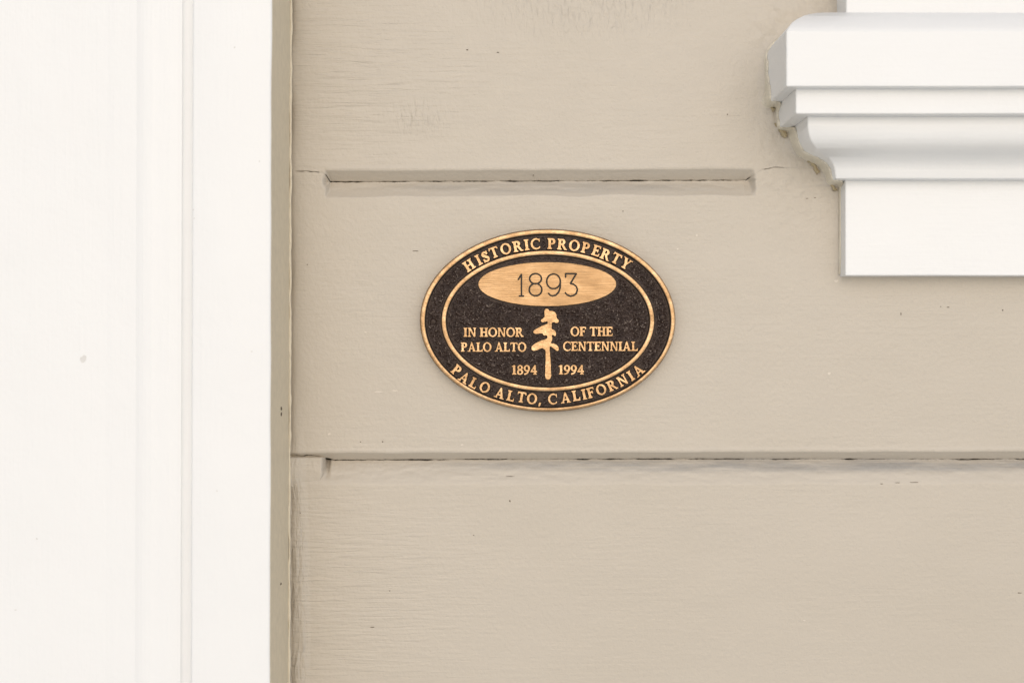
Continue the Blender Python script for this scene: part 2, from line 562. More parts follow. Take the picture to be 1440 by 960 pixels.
def returned(name, prof, mat, smooth_idx=(), seed=0):
    """profile [(Y, d)] run along the wall and returned to it at the left end (mitred corner)"""
    xs_ = [XE, 1900, 1600, 1450, 1380, 1320, 1270, 1230]
    v, f = [], []
    cols = []
    for x in xs_:
        cols.append([(x, y + 0.9 * (float(fbm(x * 0.01, y * 0.02, seed, 2)) - 0.5), d) for y, d in prof])
    cols.append([(XS - (d - 30), y, d) for y, d in prof])                      # mitre
    for t in (0.5, 0.0):
        cols.append([(XS - (d - 30) + 1.6 * (1 - t) * (float(fbm(y * 0.08, t, seed + 3, 2)) - 0.3), y, d * t - 8 * (1 - t)) for y, d in prof])
    n = len(prof)
    for c in cols:
        v += [W(*p) for p in c]
    for j in range(len(cols) - 1):
        for k in range(n - 1):
            f.append((j * n + k, j * n + k + 1, (j + 1) * n + k + 1, (j + 1) * n + k)[::-1])
    me = mesh(name, v, f)
    o_ = link(name, me, mat, None, False)
    for p in me.polygons:
        p.use_smooth = (p.index % (n - 1)) in smooth_idx
    bv = o_.modifiers.new('bevel', 'BEVEL')
    bv.width = 1.8 * S
    bv.segments = 2
    bv.limit_method = 'ANGLE'
    bv.angle_limit = math.radians(38)
    rel(o_, sill)
    return o_

nose = [(28, 34)] + arc((31, 50), (77, 134), (46, 121), 9) + [(148.5, 134), (148.5, 104)]
returned('sill_nosing', nose, M_WHITE_H, tuple(range(1, 9)), 1)
returned('fillet_strip', [(147.5, 106), (147.5, 118), (181.2, 118), (181.2, 86)], M_WHITE_H, (), 2)
bedm = [(180.4, 88), (180.4, 98)] + [(194, 98)] + arc((202, 96.5), (226, 70), (220, 93), 7) + arc((230, 62), (247, 49.5), (237, 51), 5) + [(257.5, 48), (257.5, 22)]
returned('bed_moulding', bedm, M_WHITE_H, tuple(range(2, 15)), 3)
returned('apron', [(256.5, 24), (256.5, 30), (389, 30), (389, -8)], M_WHITE_H, (), 4)

# ragged paint line where the return meets the siding
outline = [(XS - (d - 30), y) for y, d in nose[1:-2] + [(148.5, 134), (148.5, 118), (181.2, 118), (181.2, 98)] + bedm[2:-1] + [(257.5, 30), (388, 30)]]
seg = np.array(outline)
ln = np.concatenate([[0], np.cumsum(np.hypot(*np.diff(seg, axis=0).T))])
tt = np.arange(0, ln[-1], 1.5)
ox, oy = np.interp(tt, ln, seg[:, 0]), np.interp(tt, ln, seg[:, 1])
def soft(a, k=4):
    p = np.concatenate([[a[0]] * k, a, [a[-1]] * k])
    return np.convolve(p, np.ones(2 * k + 1) / (2 * k + 1), 'valid')
ox, oy = soft(ox), soft(oy)
tx, ty = np.gradient(ox), np.gradient(oy)
tl = np.hypot(tx, ty) + 1e-9
nx_, ny_ = -ty / tl, tx / tl              # away from the moulding, over the siding
apr = (oy > 262)
# siding paint lapped raggedly up the root of the return
rg = fbm(tt * 0.035, tt * 0 + 2.2, 86, 4)
rg2 = fbm(tt * 0.06, tt * 0 + 7.2, 88, 3)
hh = np.where(apr, 2 + 5 * rg, 6 + 75 * np.clip(rg - 0.34, 0, 1) ** 1.1)
wd_ = np.where(apr, 1.2 + 0.5 * rg2, 1.5 + 3.5 * np.clip(rg2 - 0.3, 0, 1))
cols = [(ox + nx_ * wd_ * 2.0, oy + ny_ * wd_ * 2.0, tt * 0 - 0.5), (ox + nx_ * wd_ * 1.2, oy + ny_ * wd_ * 1.2, 1.5 + 2.5 * rg2), (ox + nx_ * 2.6, oy + ny_ * 2.6, 3 + hh * 0.35),
        (ox + nx_ * 1.7, oy + ny_ * 1.7, hh - 1.0), (ox + nx_ * 0.9, oy + ny_ * 0.9, hh + 0.6), (ox - nx_ * 1.5, oy - ny_ * 1.5, hh + 0.8)]
P = np.stack([np.stack([(cx_ - 720) * S, -cd * S, Z0 + (480 - cy_) * S], -1) for cx_, cy_, cd in cols], 1)
rel(link('paint_lip', grid_mesh('paint_lip', P), M_CAULK, None, True), sill)
# thin cream bead along the top of that lap
n_up = int(np.argmax(apr))
pth = [(ox[i] + nx_[i] * 0.6, oy[i] + ny_[i] * 0.6, hh[i] + 0.8) for i in range(len(tt))]
bead('caulk_bead', pth[:n_up + 1], 1.5, M_CAULK, sill, 72, 0.8, 7, 0.09)
bead('caulk_bead', pth[n_up:], 0.9, M_CAULK, sill, 73, 0.4, 7, 0.06)
for hx, hy, hr in ((1082, 146, 4.5), (1098, 184, 5.0), (1143, 232, 6.0), (1170, 262, 3.5)):
    k = 9
    pp = [(hx + (t - 4) * hr * 0.32 + random.uniform(-1, 1), hy + (t - 4) * hr * 0.5 + random.uniform(-1, 1), 2.2) for t in range(k)]
    bead('caulk_patch', pp, hr * 0.55, M_OCHRE, sill, int(hx), 1.0, 8, 0.5)

jamb = link('window_casing', box_mesh('window_casing', 1177, XE, -560, 33, -10, 50), M_WHITE_H)
jamb['label'] = 'white flat window casing standing on top of the moulded sill'
jamb['category'] = 'window casing'
bv = jamb.modifiers.new('bevel', 'BEVEL')
bv.width = 2.2 * S
bv.segments = 3

# ------------------------------------------------------------------ bronze plaque
PX, PY, TOP = 770.4, 450.2, 19.0
K = 1 - TOP / D                                     # the raised face stands 9.5 mm nearer the camera
plaque = bpy.data.objects.new('plaque', None)
C.objects.link(plaque)
plaque.location = W(to_wall_x(PX, TOP), 480 + (PY - 480) * K, 0)
plaque['label'] = 'oval bronze historic property plaque with raised lettering and a tree emblem'
plaque['category'] = 'plaque'

def PL(u, v, d):
    """plaque pixels (u right, v up, from its centre) and height above the wall -> local metres"""
    return (u * S * K, -d * S, v * S * K)

def ring_mesh(name, prof, n=360, mi=None):
    """prof: [(a, b, cx, cy, d)] ellipses listed from the inside out"""
    v, f, idx = [], [], []
    m = len(prof)
    for i in range(n):
        t = 2 * math.pi * i / n
        for (a, b, cx, cy, d) in prof:
            v.append(PL(cx + a * math.cos(t), cy + b * math.sin(t), d))
    for i in range(n):
        j = (i + 1) % n
        for k in range(m - 1):
            f.append((i * m + k, i * m + k + 1, j * m + k + 1, j * m + k))
            idx.append(mi[k])
    return mesh(name, v, f, idx)

RO = (179.3, 127.8, 0.0, 0.0)      # outer edge
RI = (173.2, 122.3, 0.2, -0.8)     # inside of the rim
GO = (149.6, 98.8, 0.2, -0.9)      # outside of the inner ring
GI = (143.6, 93.2, 0.2, -1.1)      # inside of the inner ring
def off(e, k):
    return (e[0] + k, e[1] + k, e[2], e[3])

FLD = 14.0
rim_prof = [(*off(RI, -2.2), FLD - 2), (*off(RI, -0.2), TOP - 0.9), (*off(RI, 0.4), TOP - 0.2), (*off(RI, 1.2), TOP),
            (*off(RO, -1.6), TOP), (*off(RO, -0.7), TOP - 0.4), (*off(RO, 0.2), TOP - 1.6), (*off(RO, 1.2), 11.0), (*off(RO, 1.4), -2.0)]
o = link('rim', ring_mesh('rim', rim_prof, 360, [1, 0, 0, 0, 0, 0, 2, 2]), [M_BRASS, M_DEEP, M_EDGE], plaque, True)
ring_prof = [(*off(GI, -2.0), FLD - 2), (*off(GI, -0.2), TOP - 0.9), (*off(GI, 0.4), TOP - 0.2), (*off(GI, 1.1), TOP),
             (*off(GO, -1.1), TOP), (*off(GO, -0.4), TOP - 0.2), (*off(GO, 0.2), TOP - 0.9), (*off(GO, 2.0), FLD - 2)]
link('inner_ring', ring_mesh('inner_ring', ring_prof, 360, [1, 0, 0, 0, 0, 0, 1]), [M_BRASS, M_DEEP], plaque, True)

# --- signed-distance drawing of letters, cut out with marching squares
def sd_box(x, y, x0, y0, x1, y1):
    qx = np.abs(x - (x0 + x1) / 2) - (x1 - x0) / 2
    qy = np.abs(y - (y0 + y1) / 2) - (y1 - y0) / 2
    return np.hypot(np.maximum(qx, 0), np.maximum(qy, 0)) + np.minimum(np.maximum(qx, qy), 0)

def sd_poly(x, y, pts):
    p = np.array(pts, float)
    dd = np.full(x.shape, 1e9)
    ins = np.zeros(x.shape, bool)
    for i in range(len(p)):
        a, b = p[i], p[i - 1]
        ex, ey_ = b - a
        wx, wy = x - a[0], y - a[1]
        t = np.clip((wx * ex + wy * ey_) / (ex * ex + ey_ * ey_ + 1e-12), 0, 1)
        dd = np.minimum(dd, np.hypot(wx - ex * t, wy - ey_ * t))
        c = (a[1] > y) != (b[1] > y)
        ins ^= c & (x < (b[0] - a[0]) * (y - a[1]) / (b[1] - a[1] + 1e-12) + a[0])
    return np.where(ins, -dd, dd)

def sd_ell(x, y, cx, cy, rx, ry):
    q = np.hypot((x - cx) / rx, (y - cy) / ry)
    g = np.hypot((x - cx) / rx ** 2, (y - cy) / ry ** 2)
    return np.where(q > 0.05, q * (q - 1) / np.maximum(g, 1e-6), -min(rx, ry))

def sd_line(x, y, pts, r):
    d = np.full(x.shape, 1e9)
    for a, b in zip(pts[:-1], pts[1:]):
        ex, ey_ = b[0] - a[0], b[1] - a[1]
        t = np.clip(((x - a[0]) * ex + (y - a[1]) * ey_) / (ex * ex + ey_ * ey_ + 1e-12), 0, 1)
        d = np.minimum(d, np.hypot(x - a[0] - ex * t, y - a[1] - ey_ * t))
    return d - r

TH, TN, SE = 0.215, 0.125, 0.10       # thick stem, thin stroke, serif thickness
def U(*a):
    r = a[0]
    for b in a[1:]:
        r = np.minimum(r, b)
    return r
def CUT(a, b):
    return np.maximum(a, -b)
def ISECT(a, b):
    return np.maximum(a, b)

def stem(x, y, cx, w_=TH, y0=0.0, y1=1.0, sb=0.10, st=0.10):
    r = sd_box(x, y, cx - w_ / 2, y0, cx + w_ / 2, y1)
    if sb:
        r = U(r, sd_poly(x, y, [(cx - w_ / 2 - sb, y0), (cx + w_ / 2 + sb, y0), (cx + w_ / 2 + sb, y0 + SE * .75), (cx + w_ / 2, y0 + SE * 1.5), (cx - w_ / 2, y0 + SE * 1.5), (cx - w_ / 2 - sb, y0 + SE * .75)]))
    if st:
        r = U(r, sd_poly(x, y, [(cx - w_ / 2 - st, y1), (cx + w_ / 2 + st, y1), (cx + w_ / 2 + st, y1 - SE * .75), (cx + w_ / 2, y1 - SE * 1.5), (cx - w_ / 2, y1 - SE * 1.5), (cx - w_ / 2 - st, y1 - SE * .75)]))
    return r

def bowl(x, y, cx, cy, rx, ry, tx=TH, ty=TN):
    """right-hand bowl"""
    out = sd_ell(x, y, cx, cy, rx, ry)
    out = U(ISECT(out, cx - x), sd_box(x, y, cx - 0.12, cy - ry, cx + 0.01, cy + ry))
    inn = U(ISECT(sd_ell(x, y, cx, cy, rx - tx, ry - ty), cx - 0.02 - x), sd_box(x, y, cx - 0.3, cy - ry + ty, cx + 0.0, cy + ry - ty))
    return CUT(out, inn)

def G(ch, x, y):
    if ch == 'I':
        return stem(x, y, 0.21), 0.42
    if ch == 'H':
        return U(stem(x, y, 0.2), stem(x, y, 0.72), sd_box(x, y, 0.2, 0.45, 0.72, 0.45 + TN)), 0.92
    if ch == 'T':
        bar = sd_box(x, y, 0.04, 1 - TN, 0.80, 1)
        l = sd_poly(x, y, [(0.02, 1), (0.11, 1), (0.11, 0.87), (0.055, 0.74), (0.0, 0.74)])
        r = sd_poly(x, y, [(0.82, 1), (0.73, 1), (0.73, 0.87), (0.785, 0.74), (0.84, 0.74)])
        return U(bar, l, r, stem(x, y, 0.42, st=0)), 0.84
    if ch == 'O':
        return CUT(sd_ell(x, y, 0.49, 0.5, 0.49, 0.52), sd_ell(x, y, 0.49, 0.5, 0.49 - TH * 0.93, 0.52 - TN)), 0.98
    if ch == 'C':
        c = CUT(sd_ell(x, y, 0.49, 0.5, 0.49, 0.52), sd_ell(x, y, 0.54, 0.5, 0.37, 0.52 - TN))
        c = CUT(c, sd_box(x, y, 0.70, 0.23, 1.2, 0.77))
        c = ISECT(c, x - 0.84)
        s = sd_poly(x, y, [(0.84, 0.99), (0.76, 0.93), (0.76, 0.85), (0.80, 0.67), (0.86, 0.67)])
        s2 = sd_poly(x, y, [(0.86, 0.24), (0.80, 0.25), (0.68, 0.10), (0.76, 0.05), (0.84, 0.12)])
        return U(c, s, s2), 0.88
    if ch == 'S':
        pts = []
        for t in np.linspace(0.12, 1.5 * np.pi, 16):
            pts.append((0.315 + 0.205 * np.cos(t), 0.74 + 0.185 * np.sin(t)))
        for t in np.linspace(0.5 * np.pi, -1.0 * np.pi + 0.1, 16):
            pts.append((0.315 + 0.225 * np.cos(t), 0.275 + 0.205 * np.sin(t)))
        c = sd_line(x, y, pts, 0.085)
        mid = sd_line(x, y, [(0.19, 0.66), (0.45, 0.40)], 0.105)
        t1 = sd_poly(x, y, [(0.545, 1.0), (0.60, 1.0), (0.60, 0.70), (0.545, 0.70), (0.46, 0.86)])
        t2 = sd_poly(x, y, [(0.03, 0.0), (0.085, 0.0), (0.18, 0.14), (0.085, 0.33), (0.03, 0.33)])
        return U(c, mid, t1, t2), 0.63
    if ch == 'P':
        return U(stem(x, y, 0.2), bowl(x, y, 0.40, 0.71, 0.32, 0.29)), 0.74
    if ch == 'R':
        leg = sd_poly(x, y, [(0.36, 0.47), (0.58, 0.47), (0.80, 0.10), (0.90, 0.08), (0.90, 0), (0.68, 0)])
        return U(stem(x, y, 0.2), bowl(x, y, 0.40, 0.725, 0.31, 0.275), leg), 0.90
    if ch == 'E' or ch == 'F':
        r = U(stem(x, y, 0.2, sb=0.10), sd_box(x, y, 0.2, 1 - TN, 0.68, 1), sd_box(x, y, 0.2, 0.46, 0.54, 0.46 + TN),
              sd_poly(x, y, [(0.70, 1), (0.60, 1), (0.60, 0.9), (0.65, 0.74), (0.70, 0.74)]),
              sd_box(x, y, 0.495, 0.38, 0.56, 0.67))
        if ch == 'E':
            r = U(r, sd_box(x, y, 0.2, 0, 0.70, TN), sd_poly(x, y, [(0.72, 0), (0.74, 0.28), (0.685, 0.28), (0.61, 0.1), (0.61, 0)]))
        return r, 0.74
    if ch == 'L':
        r = U(stem(x, y, 0.2), sd_box(x, y, 0.2, 0, 0.68, TN), sd_poly(x, y, [(0.70, 0), (0.73, 0.30), (0.67, 0.30), (0.59, 0.1), (0.59, 0)]))
        return r, 0.74
    if ch == 'A':
        r = U(sd_poly(x, y, [(0.12, 0), (0.12 + TN, 0), (0.47, 0.80), (0.47, 1.02), (0.42, 1.02)]),
              sd_poly(x, y, [(0.40, 1.02), (0.53, 1.02), (0.90, 0), (0.90 - TH * 1.08, 0)]),
              sd_box(x, y, 0.27, 0.26, 0.70, 0.26 + TN * 0.95),
              sd_box(x, y, 0.0, 0, 0.32, SE * .8), sd_box(x, y, 0.58, 0, 0.98, SE * .8))
        return r, 0.98
    if ch == 'N':
        r = U(stem(x, y, 0.18, TN, sb=0.10, st=0.08), stem(x, y, 0.78, TN, sb=0, st=0.10),
              sd_poly(x, y, [(0.06, 1), (0.30, 1), (0.845, 0.0), (0.70, -0.01), (0.12, 0.97)]))
        return r, 0.96
    if ch == 'Y':
        r = U(stem(x, y, 0.45, st=0, y1=0.5), sd_poly(x, y, [(0.08, 1), (0.31, 1), (0.555, 0.52), (0.52, 0.40), (0.345, 0.42)]),
              sd_poly(x, y, [(0.70, 1), (0.82, 1), (0.555, 0.45), (0.46, 0.48)]),
              sd_box(x, y, 0.0, 1 - SE * .8, 0.39, 1), sd_box(x, y, 0.60, 1 - SE * .8, 0.92, 1))
        return r, 0.92
    if ch == ',':
        return sd_poly(x, y, [(0.10, 0.17), (0.30, 0.17), (0.16, -0.20), (0.04, -0.20)]), 0.34
    if ch == '1':
        return U(stem(x, y, 0.30, 0.20, st=0, sb=0.12), sd_poly(x, y, [(0.40, 1.0), (0.30, 1.0), (0.06, 0.90), (0.06, 0.82), (0.21, 0.84)])), 0.54
    if ch == '8':
        o_ = U(sd_ell(x, y, 0.33, 0.75, 0.27, 0.27), sd_ell(x, y, 0.33, 0.27, 0.32, 0.29))
        i_ = U(sd_ell(x, y, 0.33, 0.765, 0.115, 0.15), sd_ell(x, y, 0.33, 0.26, 0.135, 0.165))
        return CUT(o_, i_), 0.66
    if ch == '9':
        o_ = CUT(sd_ell(x, y, 0.33, 0.67, 0.32, 0.345), sd_ell(x, y, 0.33, 0.68, 0.135, 0.225))
        tail = sd_line(x, y, [(0.555, 0.66), (0.52, 0.42), (0.40, 0.20), (0.24, 0.075), (0.12, 0.05)], 0.075)
        return U(o_, tail), 0.66
    if ch == '4':
        r = U(sd_box(x, y, 0.37, 0.0, 0.56, 1.0), sd_box(x, y, 0.03, 0.24, 0.68, 0.24 + 0.14),
              sd_poly(x, y, [(0.56, 1.0), (0.42, 1.0), (0.03, 0.38), (0.03, 0.28), (0.16, 0.33), (0.44, 0.78)]), sd_box(x, y, 0.28, 0.0, 0.65, SE * .8))
        return r, 0.70
    raise KeyError(ch)

def cut_mesh(name, F, gx, gy, pos, h, base, flare, edge_drop):
    """fill F<0 by marching squares; pos(x, y, z, k) -> point; walls flare outwards to base"""
    ny, nx = F.shape
    verts, vid = [], {}
    on_edge = set()
    def corner(i, j):
        k = ('c', i, j)
        if k not in vid:
            vid[k] = len(verts)
            verts.append([gx[j], gy[i], h])
        return vid[k]
    def cross(i0, j0, i1, j1):
        k = ('e', i0, j0, i1, j1) if (i0, j0) < (i1, j1) else ('e', i1, j1, i0, j0)
        if k not in vid:
            a, b = F[i0, j0], F[i1, j1]
            t = min(max(a / (a - b), 0.04), 0.96)
            vid[k] = len(verts)
            verts.append([gx[j0] + (gx[j1] - gx[j0]) * t, gy[i0] + (gy[i1] - gy[i0]) * t, h - edge_drop])
            on_edge.add(vid[k])
        return vid[k]
    faces, idx, segs = [], [], []
    IN = F < 0
    act = IN[:-1, :-1] | IN[1:, :-1] | IN[:-1, 1:] | IN[1:, 1:]
    for i, j in zip(*np.nonzero(act)):
        cs = [(i, j), (i, j + 1), (i + 1, j + 1), (i + 1, j)]
        poly = []
        for k in range(4):
            p, q = cs[k], cs[(k + 1) % 4]
            if IN[p]:
                poly.append(corner(*p))
            if IN[p] != IN[q]:
                poly.append(cross(*p, *q))
        if len(poly) >= 3:
            faces.append(poly)
            idx.append(0)
            for k in range(len(poly)):
                a, b = poly[k], poly[(k + 1) % len(poly)]
                if a in on_edge and b in on_edge:
                    segs.append((a, b))
    nrm = {}
    for a, b in segs:
        dx, dy = verts[b][0] - verts[a][0], verts[b][1] - verts[a][1]
        L = math.hypot(dx, dy) + 1e-9
        for q in (a, b):
            e = nrm.setdefault(q, [0, 0])
            e[0] += dy / L
            e[1] -= dx / L
    low = {}
    for q, e in nrm.items():
        L = math.hypot(*e) + 1e-9
        low[q] = len(verts)
        verts.append([verts[q][0] + e[0] / L * flare, verts[q][1] + e[1] / L * flare, base])
    for a, b in segs:
        faces.append([b, a, low[a], low[b]])
        idx.append(1)
    return mesh(name, [pos(*v) for v in verts], faces, idx)

def glyph_mesh(ch, cache={}):
    if ch not in cache:
        st = 1 / 30
        gx = np.arange(-0.15, 1.20, st)
        gy = np.arange(-0.30, 1.16, st)
        X, Y = np.meshgrid(gx, gy)
        F, wd = G(ch, X, Y)
        F = F - 0.020
        # centred on its own box; 1 unit = cap height
        cache[ch] = (cut_mesh('letter', F, gx - wd / 2, gy - 0.5, lambda a, b, c: (a, -c, b), 1.0, -0.55, 0.085, 0.06), wd)
        me = cache[ch][0]
        me.materials.append(M_BRASS)
        me.materials.append(M_DEEP)
    return cache[ch]

FEAT = []       # (u, v, half width, half height, angle) of every raised letter, the field is smooth near them
def put_letter(ch, px, py, hgt, ang, wide, parent):
    me, wd = glyph_mesh(ch)
    u, v = px - PX, PY - py
    o_ = bpy.data.objects.new('comma' if ch == ',' else ('numeral' if ch.isdigit() else 'letter'), me)
    C.objects.link(o_)
    o_.location = PL(u, v, FLD)
    o_.rotation_euler = (0, -ang, 0)
    k = hgt * S * K
    o_.scale = (k * wide, (TOP - 0.3 - FLD) * S, k)
    o_.parent = parent
    FEAT.append((u, v, wd * wide * hgt / 2, hgt / 2, ang))
    return o_

# --- text layout, measured on the photograph
TOPLINE = [('H', 659.5, 372.9), ('I', 673.0, 365.4), ('S', 682.6, 361.0), ('T', 694.8, 354.8), ('O', 711.2, 349.8), ('R', 728.0, 346.2), ('I', 740.6, 344.2), ('C', 753.0, 342.9),
           ('P', 775.6, 342.6), ('R', 790.8, 343.6), ('O', 807.8, 345.2), ('P', 823.6, 348.4), ('E', 838.6, 352.4), ('R', 852.0, 358.0), ('T', 866.6, 363.4), ('Y', 880.4, 370.6)]
BOTLINE = [('P', 642.0, 520.4), ('A', 653.2, 530.8), ('L', 666.6, 538.4), ('O', 681.8, 544.4), ('A', 703.2, 552.6), ('L', 718.6, 556.4), ('T', 733.4, 558.2), ('O', 748.2, 560.4), (',', 759.4, 561.2),
           ('C', 777.2, 560.8), ('A', 795.4, 559.0), ('L', 810.2, 556.0), ('I', 821.4, 554.2), ('F', 831.0, 551.8), ('O', 845.4, 547.6), ('R', 860.6, 541.6), ('N', 875.2, 534.6), ('I', 887.0, 528.0), ('A', 897.6, 520.6)]
def tangent(px, py, a, b):
    u, v = px - PX, PY - py
    t = math.atan2(v / b, u / a)
    return math.atan2(b * math.cos(t), -a * math.sin(t))

letters = []
for ch, px, py in TOPLINE:
    letters.append(('band', ch, px, py, 15.0, tangent(px, py, 161, 110) + math.pi, 1.0))
for ch, px, py in BOTLINE:
    letters.append(('band', ch, px, py, 14.6, tangent(px, py, 161, 110), 0.98))

def line(text, x0, x1, y0, y1, space=0.32, gap=0.04):
    h = y1 - y0
    ws = [space if c == ' ' else glyph_mesh(c)[1] for c in text]
    tot = sum(ws) + gap * (len(text) - 1)
    k = (x1 - x0) / (tot * h)
    x = x0
    for c, w_ in zip(text, ws):
        if c != ' ':
            letters.append(('field', c, x + w_ * h * k / 2, (y0 + y1) / 2, h, 0.0, k))
        x += (w_ + gap) * h * k
line('IN HONOR', 652.0, 736.0, 460.6, 473.4)
line('PALO ALTO', 648.2, 740.0, 481.4, 494.2)
line('1894', 719.0, 755.4, 513.4, 526.4)
line('OF THE', 802.4, 861.4, 459.4, 472.4)
line('CENTENNIAL', 792.0, 897.0, 480.2, 493.2)
line('1994', 785.0, 821.4, 513.2, 526.2)

for part, ch, px, py, h, ang, wide in letters:
    _, wd = glyph_mesh(ch)
    FEAT.append((px - PX, PY - py, wd * wide * h / 2, h / 2, ang))

TREE8 = [(312, 68), (330, 78), (340, 95), (375, 95), (405, 110), (420, 135), (423, 165), (430, 185), (447, 200), (447, 222), (430, 235), (410, 232), (390, 222), (372, 228), (368, 250), (366, 290), (372, 303), (392, 308), (410, 325), (417, 350), (415, 375), (402, 385), (388, 370), (372, 365), (370, 385), (375, 400), (372, 430), (355, 458), (390, 460), (420, 475), (443, 500), (450, 525), (440, 547), (420, 545), (395, 525), (370, 505), (348, 495), (345, 510), (348, 580), (355, 650), (360, 750), (362, 830), (352, 860), (325, 873), (300, 860), (290, 825), (293, 740), (297, 640), (298, 560), (292, 535), (270, 520), (262, 515), (235, 525), (200, 540), (165, 548), (142, 535), (136, 510), (150, 482), (190, 455), (240, 430), (290, 415), (315, 405), (318, 390), (310, 370), (298, 372), (275, 372), (265, 350), (235, 350), (200, 357), (172, 355), (157, 338), (163, 315), (195, 295), (240, 272), (285, 252), (315, 240), (325, 222), (315, 215), (295, 220), (260, 228), (243, 212), (248, 192), (270, 180), (287, 160), (283, 125), (285, 90), (297, 72)]
TREE = [(730 + x / 8 - PX, PY - (425 + y / 8)) for x, y in TREE8][::-1]

OV = (97.0, 31.0, 769.6 - PX, PY - 399.5)      # date oval

# --- dark stippled fields
def field_depth(U_, V_):
    pebble = vnoise(U_ * 0.52 + 3, V_ * 0.52, 91) * 0.58 + vnoise(U_ * 0.95, V_ * 0.95 + 7, 92) * 0.42
    amp = np.ones_like(U_)
    for (u, v, hw, hh, a) in FEAT:
        ca, sa = math.cos(a), math.sin(a)
        x = (U_ - u) * ca + (V_ - v) * sa
        y = -(U_ - u) * sa + (V_ - v) * ca
        d = np.hypot(np.maximum(np.abs(x) - hw, 0), np.maximum(np.abs(y) - hh, 0))
        amp = np.minimum(amp, 0.18 + 0.82 * sstep(1.0, 4.5, d))
    amp = np.minimum(amp, 0.1 + 0.9 * sstep(1.5, 5.5, sd_poly(U_, V_, TREE)))
    for e, sgn in ((RI, -1), (GO, 1), (GI, -1), (OV, 1)):
        d = sgn * sd_ell(U_, V_, e[2], e[3], e[0], e[1])
        amp = np.where(d > -3, np.minimum(amp, 0.08 + 0.92 * sstep(2.0, 6.5, np.abs(d))), amp)
    wear = 0.7 * sstep(0.64, 0.84, pebble) * sstep(0.45, 0.9, amp) * (0.25 + 0.75 * sstep(0.35, 0.75, vnoise(U_ * 0.9, V_ * 0.9, 95)))
    return FLD + (pebble - 0.5) * 5.2 * amp, wear

def field(name, eo, ei):
    st = 0.75
    gx = np.arange(-178, 178.1, st)
    gy = np.arange(126, -126.1, -st)
    if ei is None:
        gx = gx[np.abs(gx) < 150]
        gy = gy[np.abs(gy) < 100]
    X, Y = np.meshgrid(gx, gy)
    F = sd_ell(X, Y, eo[2], eo[3], eo[0], eo[1])
    if ei is not None:
        F = np.maximum(F, -sd_ell(X, Y, ei[2], ei[3], ei[0], ei[1]))
    keep = (F[:-1, :-1] < 0) & (F[1:, 1:] < 0) & (F[:-1, 1:] < 0) & (F[1:, :-1] < 0)
    d, wear = field_depth(X, Y)
    P = np.stack([X * S * K, -d * S, Y * S * K], -1)
    me, used = grid_mesh(name, P, keep, True)
    me.attributes.new('wear', 'FLOAT', 'POINT').data.foreach_set('value', wear.reshape(-1)[used].astype(np.float32))
    return link(name, me, M_DARK, plaque, True)

band_o = field('border_band', off(RI, 3.0), off(GO, -3.0))
field_o = field('center_field', off(GI, 3.5), None)
# solid body behind the fields
n = 180
vb = [PL(178.6 * math.cos(2 * math.pi * i / n), 127.2 * math.sin(2 * math.pi * i / n), d) for d in (-2.5, 10.0) for i in range(n)]
fb = [tuple(range(n))[::-1], tuple(range(n, 2 * n))] + [(i, (i + 1) % n, n + (i + 1) % n, n + i) for i in range(n)]
link('backing_plate', mesh('backing_plate', vb, fb), M_EDGE, plaque)

for part, ch, px, py, h, ang, wide in letters:
    put_letter(ch, px, py, h, ang, wide, band_o if part == 'band' else field_o)

# --- tree emblem
gx = np.arange(-30, 22, 0.6)
gy = np.arange(-92, 22, 0.6)
X, Y = np.meshgrid(gx, gy)
Ft = sd_poly(X, Y, TREE)
for _ in range(2):       # soften the traced corners
    Ft[1:-1, 1:-1] = (Ft[1:-1, 1:-1] * 4 + Ft[:-2, 1:-1] + Ft[2:, 1:-1] + Ft[1:-1, :-2] + Ft[1:-1, 2:]) / 8
link('tree_emblem', cut_mesh('tree_emblem', Ft, gx, gy, PL, TOP - 0.2, FLD - 2, 1.4, 0.35), [M_BRASS, M_DEEP], plaque)

# --- date oval with engraved year
def arcpts(cx, cy, rx, ry, a0, a1, n_=18):
    return [(cx + rx * math.cos(math.radians(a0 + (a1 - a0) * t / n_)), cy + ry * math.sin(math.radians(a0 + (a1 - a0) * t / n_))) for t in range(n_ + 1)]
def z5(x, y):
    return (690 + x / 5.33 - PX, PY - (360 + y / 5.33))
strokes = {
    '1': [[z5(208, 175), z5(230, 138), z5(230, 298)], [z5(214, 299), z5(246, 299)]],
    '8': [arcpts(*z5(336, 170), 8.3, 7.2, 0, 360, 28), arcpts(*z5(336, 252), 8.9, 8.6, 0, 360, 28)],
    '9': [arcpts(*z5(471, 190), 9.6, 10.4, 0, 360, 30), [z5(522, 190), z5(521, 235), z5(510, 270), z5(488, 293), z5(462, 299), z5(445, 293), z5(434, 280)]],
    '3': [[z5(562, 158), z5(562, 133), z5(641, 133), z5(598, 206), z5(622, 212), z5(642, 228), z5(650, 252), z5(642, 280), z5(622, 296), z5(597, 300), z5(574, 292), z5(560, 276)]],
}
st = 0.5
gx = np.arange(OV[2] - 99, OV[2] + 99, st)
gy = np.arange(OV[3] - 33, OV[3] + 33, st)
X, Y = np.meshgrid(gx, gy)
Fo = sd_ell(X, Y, OV[2], OV[3], OV[0], OV[1])
Fs = np.full(X.shape, 1e9)
for ls in strokes.values():
    for l in ls:
        Fs = np.minimum(Fs, sd_line(X, Y, l, 1.0))
oval = link('date_oval', cut_mesh('date_oval', np.maximum(Fo, -Fs), gx, gy, PL, TOP, FLD - 2, 0.9, 0.3), [M_BRUSH, M_DEEP], plaque)
